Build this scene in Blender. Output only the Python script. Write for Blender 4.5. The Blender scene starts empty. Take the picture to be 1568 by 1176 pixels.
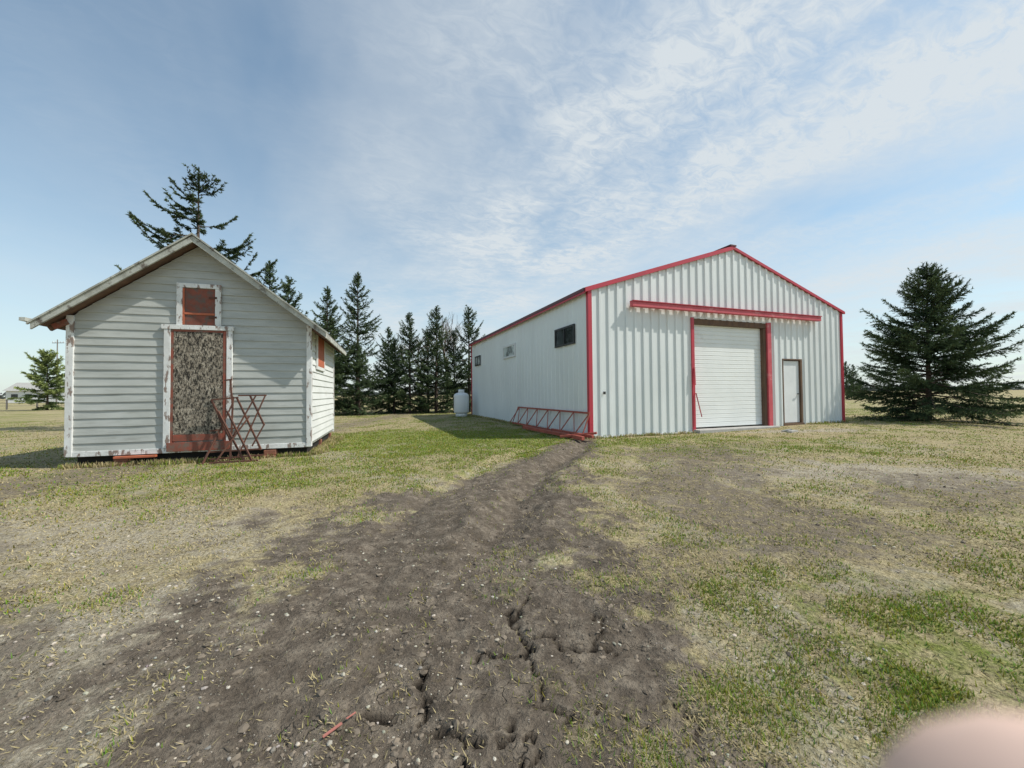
import bpy, math, numpy as np
from mathutils import Matrix, Vector
rad = math.radians
scene = bpy.context.scene
COL = scene.collection
CAMZ = 1.3

# ------------------------------------------------------------------ helpers
def link(o, parent=None):
    COL.objects.link(o)
    if parent is not None:
        o.parent = parent
    return o

def empty(name, loc=(0, 0, 0), rotz=0.0):
    e = bpy.data.objects.new(name, None)
    e.empty_display_size = 0.3
    e.location = loc
    e.rotation_euler = (0, 0, rotz)
    return link(e)

def np_mesh(name, verts, faces, mats=(), colors=None, matidx=None, smooth=False, cname="Col"):
    verts = np.asarray(verts, dtype=np.float32).reshape(-1, 3)
    faces = np.asarray(faces, dtype=np.int32)
    k = faces.shape[1]; n = faces.shape[0]
    me = bpy.data.meshes.new(name)
    me.vertices.add(len(verts)); me.vertices.foreach_set("co", verts.ravel())
    me.loops.add(n * k); me.loops.foreach_set("vertex_index", faces.ravel())
    me.polygons.add(n)
    me.polygons.foreach_set("loop_start", np.arange(0, n * k, k, dtype=np.int32))
    me.polygons.foreach_set("loop_total", np.full(n, k, dtype=np.int32))
    me.polygons.foreach_set("use_smooth", np.full(n, smooth, dtype=bool))
    if colors is not None:
        a = me.color_attributes.new(cname, 'FLOAT_COLOR', 'POINT')
        c = np.asarray(colors, dtype=np.float32)
        if c.shape[1] == 3:
            c = np.hstack([c, np.ones((len(c), 1), np.float32)])
        a.data.foreach_set("color", c.ravel())
    for m in mats: me.materials.append(m)
    me.update(calc_edges=True)
    return me

def py_obj(name, verts, faces, mat, parent=None, bevel=0.0, smooth=False):
    me = bpy.data.meshes.new(name)
    me.from_pydata([tuple(v) for v in verts], [], faces)
    me.materials.append(mat)
    if smooth:
        for p in me.polygons: p.use_smooth = True
    me.update()
    o = bpy.data.objects.new(name, me)
    link(o, parent)
    if bevel > 0:
        b = o.modifiers.new("bev", 'BEVEL'); b.width = bevel; b.segments = 2
        b.limit_method = 'ANGLE'
    return o

BF = [(0, 3, 2, 1), (4, 5, 6, 7), (0, 1, 5, 4), (1, 2, 6, 5), (2, 3, 7, 6), (3, 0, 4, 7)]
def box(name, parent, mat, x0, x1, y0, y1, z0, z1, bevel=0.004):
    v = [(x0, y0, z0), (x1, y0, z0), (x1, y1, z0), (x0, y1, z0), (x0, y0, z1), (x1, y0, z1), (x1, y1, z1), (x0, y1, z1)]
    return py_obj(name, v, BF, mat, parent, bevel)

def beam_geo(a, b, w, h, up=(0, 0, 1)):
    a = Vector(a); b = Vector(b); d = (b - a).normalized(); up = Vector(up)
    if abs(d.dot(up)) > 0.98: up = Vector((0, 1, 0))
    s = d.cross(up).normalized(); t = s.cross(d).normalized()
    v = []
    for p in (a, b):
        for (i, j) in ((-1, -1), (1, -1), (1, 1), (-1, 1)):
            v.append(tuple(p + s * (i * w / 2) + t * (j * h / 2)))
    return v, [(0, 1, 2, 3), (7, 6, 5, 4), (0, 4, 5, 1), (1, 5, 6, 2), (2, 6, 7, 3), (3, 7, 4, 0)]

def beams(name, parent, mat, segs, w=0.03, h=0.03, bevel=0.0):
    V = []; F = []
    for s in segs:
        v, f = beam_geo(s[0], s[1], s[2] if len(s) > 2 else w, s[3] if len(s) > 3 else h)
        k = len(V); V += v; F += [tuple(i + k for i in q) for q in f]
    return py_obj(name, V, F, mat, parent, bevel)

def lathe(name, parent, mat, prof, loc=(0, 0, 0), n=32):
    V = []; F = []
    for (r, z) in prof:
        for i in range(n):
            a = 2 * math.pi * i / n
            V.append((loc[0] + r * math.cos(a), loc[1] + r * math.sin(a), loc[2] + z))
    for j in range(len(prof) - 1):
        for i in range(n):
            F.append((j * n + i, j * n + (i + 1) % n, (j + 1) * n + (i + 1) % n, (j + 1) * n + i))
    return py_obj(name, V, F, mat, parent, smooth=True)

# ------------------------------------------------------------------ noise
def _h(ix, iy, seed):
    n = (ix.astype(np.int64) * 374761393 + iy.astype(np.int64) * 668265263 + seed * 974634777) & 0xFFFFFFFF
    n = ((n ^ (n >> 13)) * 1274126177) & 0xFFFFFFFF
    n = n ^ (n >> 16)
    return (n & 0xFFFFFF) / float(0xFFFFFF)
def vn(x, y, seed=0):
    fx = np.floor(x); fy = np.floor(y); tx = x - fx; ty = y - fy
    tx = tx * tx * tx * (tx * (tx * 6 - 15) + 10); ty = ty * ty * ty * (ty * (ty * 6 - 15) + 10)
    a = _h(fx, fy, seed); b = _h(fx + 1, fy, seed); c = _h(fx, fy + 1, seed); d = _h(fx + 1, fy + 1, seed)
    return (a * (1 - tx) + b * tx) * (1 - ty) + (c * (1 - tx) + d * tx) * ty
def fbm(x, y, seed=0, oct=4):
    s = 0; a = 0.5; t = 0
    for i in range(oct):
        s = s + a * vn(x * 2 ** i + i * 17.3, y * 2 ** i - i * 9.1, seed + i); t += a; a *= 0.5
    return s / t
def ss(a, b, x):
    t = np.clip((x - a) / (b - a), 0, 1); return t * t * (3 - 2 * t)

# ------------------------------------------------------------------ materials
def newmat(name):
    m = bpy.data.materials.new(name); m.use_nodes = True
    nt = m.node_tree; b = nt.nodes["Principled BSDF"]
    return m, nt, b
def N(nt, t, **kw):
    n = nt.nodes.new(t)
    for k, v in kw.items(): setattr(n, k, v)
    return n
def ramp(nt, fac, stops):
    r = N(nt, 'ShaderNodeValToRGB')
    e = r.color_ramp.elements
    while len(e) > 1: e.remove(e[-1])
    e[0].position = stops[0][0]; e[0].color = stops[0][1]
    for p, c in stops[1:]:
        x = e.new(p); x.color = c
    nt.links.new(fac, r.inputs[0]); return r
def g(v): return (v, v, v, 1)
def noise(nt, vec, scale, detail=4, rough=0.55, dist=0.0):
    n = N(nt, 'ShaderNodeTexNoise'); n.inputs['Scale'].default_value = scale
    n.inputs['Detail'].default_value = detail; n.inputs['Roughness'].default_value = rough
    n.inputs['Distortion'].default_value = dist
    nt.links.new(vec, n.inputs['Vector']); return n.outputs['Fac']
def mixc(nt, fac, a, b, mode='MIX'):
    m = N(nt, 'ShaderNodeMix', data_type='RGBA', blend_type=mode)
    for s, v in ((0, fac), (6, a), (7, b)):
        if isinstance(v, (int, float)): m.inputs[s].default_value = v
        elif isinstance(v, tuple): m.inputs[s].default_value = v if len(v) == 4 else v + (1,)
        else: nt.links.new(v, m.inputs[s])
    return m.outputs[2]
def math_(nt, op, a, b=None, clamp=False):
    m = N(nt, 'ShaderNodeMath', operation=op); m.use_clamp = clamp
    for i, v in enumerate((a, b)):
        if v is None: continue
        if isinstance(v, (int, float)): m.inputs[i].default_value = v
        else: nt.links.new(v, m.inputs[i])
    return m.outputs[0]
def pmat(name, c1, c2, scale=3.0, vec=(1, 1, 1), lo=0.35, hi=0.65, rough=0.6, metal=0.0, bump=0.0, bscale=40, c3=None, c3lo=0.6, c3hi=0.7, c3scale=8, c3vec=(1, 1, 1)):
    m, nt, b = newmat(name)
    tc = N(nt, 'ShaderNodeTexCoord')
    mp = N(nt, 'ShaderNodeMapping'); mp.inputs['Scale'].default_value = vec
    nt.links.new(tc.outputs['Object'], mp.inputs[0])
    f = noise(nt, mp.outputs[0], scale, 5, 0.6)
    r = ramp(nt, f, [(lo, g(0)), (hi, g(1))])
    c = mixc(nt, r.outputs[0], c1, c2)
    if c3 is not None:
        mp3 = N(nt, 'ShaderNodeMapping'); mp3.inputs['Scale'].default_value = c3vec
        mp3.inputs['Location'].default_value = (3.1, 1.7, 5.2)
        nt.links.new(tc.outputs['Object'], mp3.inputs[0])
        f3 = noise(nt, mp3.outputs[0], c3scale, 6, 0.65)
        r3 = ramp(nt, f3, [(c3lo, g(0)), (c3hi, g(1))])
        c = mixc(nt, r3.outputs[0], c, c3)
    nt.links.new(c, b.inputs['Base Color'])
    b.inputs['Roughness'].default_value = rough; b.inputs['Metallic'].default_value = metal
    if bump > 0:
        bn = N(nt, 'ShaderNodeBump'); bn.inputs['Strength'].default_value = bump; bn.inputs['Distance'].default_value = 0.01
        nt.links.new(noise(nt, tc.outputs['Object'], bscale, 4), bn.inputs['Height'])
        nt.links.new(bn.outputs[0], b.inputs['Normal'])
    return m

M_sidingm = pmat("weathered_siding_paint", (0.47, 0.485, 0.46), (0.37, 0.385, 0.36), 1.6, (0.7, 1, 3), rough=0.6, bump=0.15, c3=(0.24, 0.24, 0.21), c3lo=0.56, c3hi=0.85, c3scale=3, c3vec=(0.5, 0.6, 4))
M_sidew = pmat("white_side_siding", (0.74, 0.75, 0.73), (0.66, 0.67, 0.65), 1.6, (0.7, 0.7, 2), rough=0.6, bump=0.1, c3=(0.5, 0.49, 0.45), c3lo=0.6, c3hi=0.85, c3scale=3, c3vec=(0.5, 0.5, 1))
M_peel = pmat("peeling_white_trim", (0.78, 0.79, 0.78), (0.62, 0.62, 0.60), 5, (1, 1, 0.6), rough=0.7, bump=0.4, c3=(0.26, 0.20, 0.17), c3lo=0.54, c3hi=0.59, c3scale=13, c3vec=(1, 1, 0.35))
M_redpeel = pmat("faded_red_paint", (0.30, 0.075, 0.045), (0.20, 0.07, 0.045), 6, rough=0.7, bump=0.3, c3=(0.17, 0.12, 0.095), c3lo=0.48, c3hi=0.62, c3scale=7)
M_hatch = pmat("rusty_brown_board", (0.25, 0.068, 0.040), (0.16, 0.055, 0.036), 5, rough=0.75, bump=0.3, c3=(0.12, 0.085, 0.07), c3lo=0.46, c3hi=0.6, c3scale=6)
M_orange = pmat("faded_orange_board", (0.52, 0.14, 0.07), (0.38, 0.11, 0.05), 5, rough=0.7, c3=(0.25, 0.12, 0.08), c3lo=0.6, c3hi=0.7)
M_rake = pmat("weathered_rake_board", (0.50, 0.51, 0.46), (0.31, 0.31, 0.27), 3, (1, 1, 1), rough=0.8, bump=0.4, c3=(0.14, 0.12, 0.10), c3lo=0.54, c3hi=0.64, c3scale=6)
M_soffit = pmat("soffit_wood", (0.20, 0.12, 0.085), (0.12, 0.075, 0.055), 5, rough=0.85)
M_shingle = pmat("asphalt_shingle", (0.15, 0.14, 0.12), (0.08, 0.075, 0.07), 18, rough=0.95, bump=0.6)
M_dark = pmat("dark_void", (0.012, 0.011, 0.010), (0.02, 0.018, 0.015), 5, rough=0.95)
M_brick = pmat("brick_block", (0.30, 0.12, 0.07), (0.20, 0.09, 0.06), 12, rough=0.9, bump=0.5)
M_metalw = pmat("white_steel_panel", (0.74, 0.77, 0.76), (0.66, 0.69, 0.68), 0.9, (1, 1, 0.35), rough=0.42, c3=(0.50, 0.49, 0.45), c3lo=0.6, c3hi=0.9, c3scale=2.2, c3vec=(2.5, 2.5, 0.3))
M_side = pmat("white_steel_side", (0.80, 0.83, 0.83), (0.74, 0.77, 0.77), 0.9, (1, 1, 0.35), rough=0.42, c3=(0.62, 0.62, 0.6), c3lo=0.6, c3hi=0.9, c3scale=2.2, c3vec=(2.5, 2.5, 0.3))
M_red = pmat("red_steel_trim", (0.50, 0.035, 0.06), (0.42, 0.04, 0.06), 3, rough=0.45, c3=(0.5, 0.13, 0.14), c3lo=0.6, c3hi=0.8)
M_redpaint = pmat("pink_red_header", (0.58, 0.10, 0.12), (0.48, 0.07, 0.09), 3, rough=0.55, c3=(0.62, 0.28, 0.27), c3lo=0.55, c3hi=0.75, c3scale=4)
M_rsteel = pmat("red_oxide_steel", (0.42, 0.10, 0.065), (0.30, 0.07, 0.05), 6, rough=0.6, c3=(0.20, 0.07, 0.04), c3lo=0.55, c3hi=0.7)
M_roof = pmat("dark_red_roof_steel", (0.14, 0.03, 0.035), (0.09, 0.025, 0.028), 2, rough=0.5)
M_wood = pmat("brown_jamb_wood", (0.16, 0.095, 0.055), (0.10, 0.06, 0.04), 5, (1, 1, 0.3), rough=0.8)
M_door = pmat("white_sectional_door", (0.80, 0.82, 0.80), (0.75, 0.77, 0.75), 1.5, rough=0.45, c3=(0.6, 0.59, 0.55), c3lo=0.62, c3hi=0.85, c3scale=2)
M_mdoor = pmat("white_steel_door", (0.76, 0.78, 0.78), (0.68, 0.70, 0.70), 2, rough=0.4, c3=(0.5, 0.48, 0.44), c3lo=0.62, c3hi=0.8, c3scale=4)
M_rust = pmat("rusty_steel", (0.13, 0.05, 0.03), (0.08, 0.038, 0.028), 9, rough=0.85, bump=0.3)
M_tank = pmat("propane_tank_white", (0.82, 0.83, 0.83), (0.77, 0.78, 0.78), 2, rough=0.35)
M_blackf = pmat("black_frame", (0.02, 0.02, 0.02), (0.03, 0.03, 0.03), 4, rough=0.5)
M_whitef = pmat("white_frame", (0.72, 0.73, 0.73), (0.65, 0.66, 0.66), 4, rough=0.5)
M_conc = pmat("concrete", (0.42, 0.41, 0.38), (0.33, 0.32, 0.30), 5, rough=0.9, bump=0.3)
M_bark = pmat("spruce_bark", (0.11, 0.08, 0.06), (0.07, 0.05, 0.04), 12, rough=0.95)
M_twig = pmat("bare_twig", (0.20, 0.15, 0.12), (0.14, 0.11, 0.09), 8, rough=0.9)
M_pole = pmat("grey_pole_wood", (0.22, 0.20, 0.18), (0.17, 0.15, 0.14), 5, rough=0.9)

def glassmat(name, c):
    m, nt, b = newmat(name)
    tc = N(nt, 'ShaderNodeTexCoord')
    f = noise(nt, tc.outputs['Object'], 2.0, 3)
    r = ramp(nt, f, [(0.45, (c[0], c[1], c[2], 1)), (0.6, (c[0] * 3, c[1] * 3, c[2] * 3, 1))])
    nt.links.new(r.outputs[0], b.inputs['Base Color'])
    b.inputs['Roughness'].default_value = 0.08
    return m
M_glass = glassmat("dark_window_glass", (0.015, 0.018, 0.02))
M_glass2 = glassmat("pale_window_glass", (0.20, 0.22, 0.22))

def osbmat():
    m, nt, b = newmat("weathered_osb")
    tc = N(nt, 'ShaderNodeTexCoord')
    P = tc.outputs['Object']
    base = ramp(nt, noise(nt, P, 14, 4, 0.6, 1.5), [(0.35, (0.16, 0.132, 0.10, 1)), (0.5, (0.28, 0.24, 0.185, 1)), (0.65, (0.41, 0.365, 0.295, 1))]).outputs[0]
    def flakes(ang, sc, lo, hi, dark):
        mp = N(nt, 'ShaderNodeMapping'); mp.inputs['Rotation'].default_value = (0, ang, 0); mp.inputs['Scale'].default_value = sc
        nt.links.new(P, mp.inputs[0])
        return ramp(nt, noise(nt, mp.outputs[0], 10, 3, 0.6, 0.8), [(lo, g(dark)), (hi, g(1))]).outputs[0]
    c = mixc(nt, 1.0, base, flakes(0.6, (3.2, 1, 1.3), 0.42, 0.48, 0.18), 'MULTIPLY')
    c = mixc(nt, 1.0, c, flakes(-0.7, (3.6, 1, 1.5), 0.40, 0.47, 0.2), 'MULTIPLY')
    c = mixc(nt, 1.0, c, flakes(1.5, (3.0, 1, 1.2), 0.38, 0.44, 0.35), 'MULTIPLY')
    r3 = ramp(nt, noise(nt, P, 2.5, 4), [(0.4, g(0.85)), (0.6, g(1.2))])
    c = mixc(nt, 1.0, c, r3.outputs[0], 'MULTIPLY')
    nt.links.new(c, b.inputs['Base Color']); b.inputs['Roughness'].default_value = 0.9
    return m
M_osb = osbmat()

def attrmat(name, sub=0.0):
    m, nt, b = newmat(name)
    out = nt.nodes["Material Output"]
    a = N(nt, 'ShaderNodeAttribute'); a.attribute_name = "Col"
    df = N(nt, 'ShaderNodeBsdfDiffuse'); nt.links.new(a.outputs['Color'], df.inputs[0])
    nt.nodes.remove(b)
    if sub > 0:
        tr = N(nt, 'ShaderNodeBsdfTranslucent'); nt.links.new(a.outputs['Color'], tr.inputs[0])
        mx = N(nt, 'ShaderNodeMixShader'); mx.inputs[0].default_value = sub
        nt.links.new(df.outputs[0], mx.inputs[1]); nt.links.new(tr.outputs[0], mx.inputs[2])
        nt.links.new(mx.outputs[0], out.inputs[0])
    else:
        nt.links.new(df.outputs[0], out.inputs[0])
    return m
M_needle = attrmat("spruce_needles")
M_grass = attrmat("grass_blades", 0.25)
M_stone = attrmat("stones")

# ------------------------------------------------------------------ terrain
CRACKS = [[(-0.02, 2.40), (0.0, 2.22), (0.06, 2.05), (0.07, 1.9), (0.12, 1.78), (0.10, 1.66)],
          [(0.05, 2.12), (0.16, 2.16), (0.28, 2.06), (0.42, 2.08), (0.52, 2.0)],
          [(0.0, 2.35), (0.08, 2.5), (0.11, 2.68)],
          [(-0.62, 1.62), (-0.48, 1.60), (-0.34, 1.56), (-0.2, 1.50), (-0.05, 1.52), (0.06, 1.46)],
          [(-0.36, 1.57), (-0.38, 1.72), (-0.45, 1.86), (-0.43, 2.0)],
          [(0.10, 1.66), (0.25, 1.60), (0.36, 1.63), (0.5, 1.55)],
          [(-0.2, 1.50), (-0.16, 1.40), (-0.2, 1.3)], [(0.06, 1.46), (0.04, 1.34), (0.1, 1.2)],
          [(0.42, 2.08), (0.5, 2.2), (0.48, 2.35)], [(0.06, 2.05), (-0.08, 1.98), (-0.16, 2.02), (-0.24, 1.94)],
          [(0.62, 1.72), (0.7, 1.6), (0.68, 1.48)]]
def crackf(X, Y):
    out = np.zeros_like(X)
    sel = (np.abs(X) < 1.3) & (Y > 1.0) & (Y < 3.0)
    if not sel.any(): return out
    x = X[sel]; y = Y[sel]
    wx = x + (fbm(x * 14, y * 14, 71, 3) - 0.5) * 0.12
    wy = y + (fbm(x * 14, y * 14, 77, 3) - 0.5) * 0.12
    d = np.full(x.shape, 9.0)
    for pl in CRACKS:
        for (a, b) in zip(pl[:-1], pl[1:]):
            ax, ay = a; bx, by = b
            t = np.clip(((wx - ax) * (bx - ax) + (wy - ay) * (by - ay)) / ((bx - ax) ** 2 + (by - ay) ** 2), 0, 1)
            d = np.minimum(d, np.hypot(wx - ax - t * (bx - ax), wy - ay - t * (by - ay)))
    w = 0.001 + 0.012 * vn(x * 7, y * 7, 5)
    out[sel] = 1 - ss(w * 0.5, w * 1.6 + 0.001, d)
    return out

def masks(X, Y):
    n1 = fbm(X * 0.7, Y * 0.7, 11, 4) - 0.5
    n2 = fbm(X * 2.6, Y * 2.6, 23, 4) - 0.5
    n3 = fbm(X * 8.0, Y * 8.0, 31, 3) - 0.5
    ys = [-4, 1.4, 2.0, 2.66, 4, 5.4, 6.6, 8.1, 9.6, 11.5]
    cx = np.interp(Y, ys, [0.3, -0.30, -0.38, -0.50, -0.70, -0.30, 0.3, 1.0, 1.6, 2.1])
    hw = np.interp(Y, ys, [1.6, 1.30, 1.4, 1.5, 1.65, 1.25, 0.9, 0.65, 0.45, 0.3])
    d = np.abs(X - cx) / hw
    dirt = 1 - ss(0.5, 1.45, d + n1 * 1.2 + n2 * 1.2 + n3 * 0.9)
    dirt *= 1 - ss(10.6, 11.8, Y)
    cx2 = np.interp(Y, [1, 3, 5, 7, 10, 13], [3.6, 2.4, 2.3, 3.2, 5.0, 6.6])
    d2 = np.abs(X - cx2) / 1.5
    dirt2 = (1 - ss(0.4, 1.6, d2 + n1 * 1.8 + n2 * 1.4)) * 0.62 * ss(2.4, 3.4, Y) * (1 - ss(8, 12, Y))
    dirt2 = np.maximum(dirt2, 0.55 * (1 - ss(0.4, 1.3, np.hypot((X - 6.2) / 3.8, (Y - 4.9) / 1.3) + n1 * 1.6 + n2 * 1.6)))
    cx3 = np.interp(Y, [1, 2, 3, 5], [-1.9, -2.6, -4.2, -7])
    dirt3 = (1 - ss(0.3, 1.4, np.abs(X - cx3) / 0.9 + n1 * 1.4 + n2 * 1.2)) * 0.55
    dirt = np.clip(np.maximum(np.maximum(dirt, dirt2), dirt3), 0, 1)
    s = (1 - ss(0.5, 1.3, np.hypot((X + 2.1) / 1.4, (Y - 1.8) / 1.1) + n2 * 1.5 + n1))
    s = np.maximum(s, 0.65 * (1 - ss(0.5, 1.25, np.hypot((X + 3.9) / 3.2, (Y - 3.9) / 0.8) + n2 * 1.5)))
    s = np.maximum(s, 1.0 * (1 - ss(0.35, 1.2, np.hypot((X - 5.6) / 2.9, (Y - 6.2) / 1.2) + n2 * 2.2 + n1)))
    s = np.maximum(s, 0.9 * (1 - ss(0.5, 1.2, np.hypot((X - 9.3) / 2.6, (Y - 12.3) / 0.5) + n2 * 1.5)))
    s = np.maximum(s, ss(0.08, 0.2, n1 + n2 * 0.7) * 0.5 * (1 - ss(9, 14, Y)))
    gr = 0.13 + 0.10 * ss(4.5, 8, Y) + n1 * 0.9 + n2 * 1.3 + n3 * 0.9
    gr = gr + 0.75 * (1 - ss(0.5, 1.35, np.hypot((X + 2.0) / 3.8, (Y - 11.3) / 3.4)))
    gr = gr + 0.30 * (1 - ss(0.5, 1.4, np.hypot((X + 4.5) / 4.5, (Y - 6.4) / 1.3)))
    gr = gr + 0.42 * (1 - ss(0.4, 1.5, np.hypot((X - 2.3) / 1.3, (Y - 1.9) / 0.8)))
    gr = gr + 0.36 * (1 - ss(0.5, 1.4, np.hypot((X - 5.0) / 4.5, (Y - 9.8) / 1.8)))
    gr = gr + 0.14 * ss(14, 20, Y) * (1 - ss(35, 70, Y))
    gr = gr - 0.35 * (1 - ss(0.5, 1.4, np.hypot((X + 3.6) / 3.0, (Y - 3.7) / 0.9)))
    gr = np.clip(gr, 0, 1) * (1 - 0.75 * s)
    return dirt, np.clip(s, 0, 1), gr

def height(X, Y, cr=None):
    r = np.hypot(X, Y)
    dirt, s, gr = masks(X, Y)
    z = (fbm(X * 0.35, Y * 0.35, 3, 2) - 0.5) * 0.10 * (1 - ss(8, 14, r))
    z = z + (fbm(X * 0.9, Y * 0.9, 9, 3) - 0.5) * 0.07 * ss(0.5, 2, r) * (1 - ss(9, 14, r))
    z = z + 0.10 * ss(5, 12, X) * ss(9, 14, Y) * (1 - ss(25, 60, r))
    near = 1 - ss(6, 13, r)
    z = z + near * (fbm(X * 5, Y * 5, 41, 3) - 0.5) * (0.02 + 0.034 * dirt)
    z = z + near * (fbm(X * 22, Y * 22, 47, 3) - 0.5) * (0.010 + 0.014 * dirt)
    cx = np.interp(Y, [1.4, 2.66, 4, 5.4, 6.6, 8.1, 9.6, 11.5], [0.2, -0.1, 0.0, 0.2, 0.5, 1.1, 1.7, 2.1])
    for off, wd, am in ((0.0, 0.22, -0.08), (-0.5, 0.2, 0.045), (0.42, 0.16, 0.035), (-1.15, 0.18, -0.045), (-1.45, 0.14, 0.025), (1.5, 0.2, -0.03), (3.0, 0.22, -0.03)):
        q = (X - cx - off + (fbm(X * 2 + off, Y * 2, 53, 2) - 0.5) * 0.4) / wd
        z = z + am * np.exp(-q * q) * ss(2.6, 4.2, Y) * (1 - ss(10, 11.5, Y))
    if cr is None: cr = crackf(X, Y)
    return z - 0.03 * cr

n = 860
t = np.linspace(-1, 1, n)
k = 9.0; a = 3000 / math.sinh(k)
gx = a * np.sinh(k * t); gy = a * np.sinh(k * t) + 2.0
GX, GY = np.meshgrid(gx, gy)
X = GX.ravel(); Y = GY.ravel()
cr = crackf(X, Y)
Z = height(X, Y, cr)
d_, s_, g_ = masks(X, Y)
idx = np.arange(n * n).reshape(n, n)
F = np.stack([idx[:-1, :-1], idx[:-1, 1:], idx[1:, 1:], idx[1:, :-1]], -1).reshape(-1, 4)

def groundmat():
    m, nt, b = newmat("ground_soil_grass")
    tc = N(nt, 'ShaderNodeTexCoord'); P = tc.outputs['Object']
    at = N(nt, 'ShaderNodeAttribute'); at.attribute_name = "Col"
    sp = N(nt, 'ShaderNodeSeparateColor'); nt.links.new(at.outputs['Color'], sp.inputs[0])
    dirt, sand, green = sp.outputs[0], sp.outputs[1], sp.outputs[2]
    crack = at.outputs['Alpha']
    nm = noise(nt, P, 7, 5, 0.68); nf = noise(nt, P, 45, 5, 0.7)
    n2 = noise(nt, P, 2.2, 5, 0.7)
    straw = ramp(nt, nf, [(0.30, (0.14, 0.112, 0.060, 1)), (0.48, (0.36, 0.30, 0.17, 1)), (0.66, (0.57, 0.48, 0.29, 1))]).outputs[0]
    grn = ramp(nt, nf, [(0.30, (0.07, 0.08, 0.020, 1)), (0.5, (0.19, 0.215, 0.055, 1)), (0.68, (0.36, 0.36, 0.12, 1))]).outputs[0]
    soil = ramp(nt, nm, [(0.28, (0.080, 0.063, 0.048, 1)), (0.5, (0.160, 0.131, 0.101, 1)), (0.72, (0.31, 0.26, 0.20, 1))]).outputs[0]
    soil = mixc(nt, ramp(nt, nf, [(0.34, g(0.6)), (0.52, g(0))]).outputs[0], soil, (0.06, 0.048, 0.037))
    sandc = ramp(nt, nf, [(0.30, (0.22, 0.188, 0.135, 1)), (0.5, (0.39, 0.34, 0.25, 1)), (0.7, (0.60, 0.54, 0.43, 1))]).outputs[0]
    def brk(mk, amt, src, lo=0.35, hi=0.65):
        v = math_(nt, 'ADD', mk, math_(nt, 'MULTIPLY', math_(nt, 'SUBTRACT', src, 0.5), amt))
        return ramp(nt, v, [(lo, g(0)), (hi, g(1))]).outputs[0]
    c = mixc(nt, brk(green, 1.8, nm, 0.22, 0.8), straw, grn)
    c = mixc(nt, brk(sand, 1.6, nm, 0.3, 0.75), c, sandc)
    c = mixc(nt, brk(dirt, 2.0, nm, 0.2, 0.75), c, soil)
    c = mixc(nt, math_(nt, 'MULTIPLY', ramp(nt, n2, [(0.50, g(0)), (0.62, g(1))]).outputs[0], 0.55), c, soil)
    vo = N(nt, 'ShaderNodeTexVoronoi'); vo.inputs['Scale'].default_value = 55; nt.links.new(P, vo.inputs['Vector'])
    pe = ramp(nt, vo.outputs['Distance'], [(0.12, g(1)), (0.26, g(0))]).outputs[0]
    vs = N(nt, 'ShaderNodeSeparateColor'); nt.links.new(vo.outputs['Color'], vs.inputs[0])
    pm = math_(nt, 'GREATER_THAN', vs.outputs[0], 0.85)
    pe = math_(nt, 'MULTIPLY', pe, pm)
    c = mixc(nt, math_(nt, 'MULTIPLY', pe, 0.6), c, (0.42, 0.38, 0.31))
    big = ramp(nt, n2, [(0.3, g(0.80)), (0.7, g(1.2))]).outputs[0]
    c = mixc(nt, 1.0, c, big, 'MULTIPLY')
    # sparse drying cracks close to the big ones
    nz = N(nt, 'ShaderNodeTexNoise'); nz.inputs['Scale'].default_value = 5; nz.inputs['Detail'].default_value = 4; nt.links.new(P, nz.inputs['Vector'])
    wv = N(nt, 'ShaderNodeVectorMath', operation='MULTIPLY_ADD'); nt.links.new(nz.outputs['Color'], wv.inputs[0])
    wv.inputs[1].default_value = (0.4, 0.4, 0.0); nt.links.new(P, wv.inputs[2])
    ve = N(nt, 'ShaderNodeTexVoronoi', feature='DISTANCE_TO_EDGE'); ve.inputs['Scale'].default_value = 4.0; nt.links.new(wv.outputs[0], ve.inputs['Vector'])
    hl = ramp(nt, ve.outputs['Distance'], [(0.0, g(1)), (0.022, g(0))]).outputs[0]
    hl = math_(nt, 'MULTIPLY', hl, ramp(nt, n2, [(0.50, g(0)), (0.57, g(1))]).outputs[0])
    hl = math_(nt, 'MULTIPLY', hl, ramp(nt, nm, [(0.44, g(0)), (0.52, g(1))]).outputs[0])
    hl = math_(nt, 'MULTIPLY', hl, ramp(nt, dirt, [(0.7, g(0)), (0.95, g(1))]).outputs[0])
    c = mixc(nt, math_(nt, 'MULTIPLY', hl, 0.7), c, (0.03, 0.025, 0.02))
    c = mixc(nt, crack, c, (0.022, 0.018, 0.014))
    nt.links.new(c, b.inputs['Base Color'])
    b.inputs['Roughness'].default_value = 0.95; b.inputs['Specular IOR Level'].default_value = 0.08
    h = math_(nt, 'ADD', math_(nt, 'MULTIPLY', nm, 1.0), math_(nt, 'MULTIPLY', nf, 0.7))
    h = math_(nt, 'ADD', h, math_(nt, 'MULTIPLY', pe, 0.3))
    h = math_(nt, 'SUBTRACT', h, math_(nt, 'MULTIPLY', hl, 0.4))
    bn = N(nt, 'ShaderNodeBump'); bn.inputs['Strength'].default_value = 1.0; bn.inputs['Distance'].default_value = 0.036
    nt.links.new(h, bn.inputs['Height']); nt.links.new(bn.outputs[0], b.inputs['Normal'])
    return m
me = np_mesh("ground", np.stack([X, Y, Z], 1), F, [groundmat()], np.stack([d_, s_, g_, cr], 1), smooth=True)
link(bpy.data.objects.new("ground", me))

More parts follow.
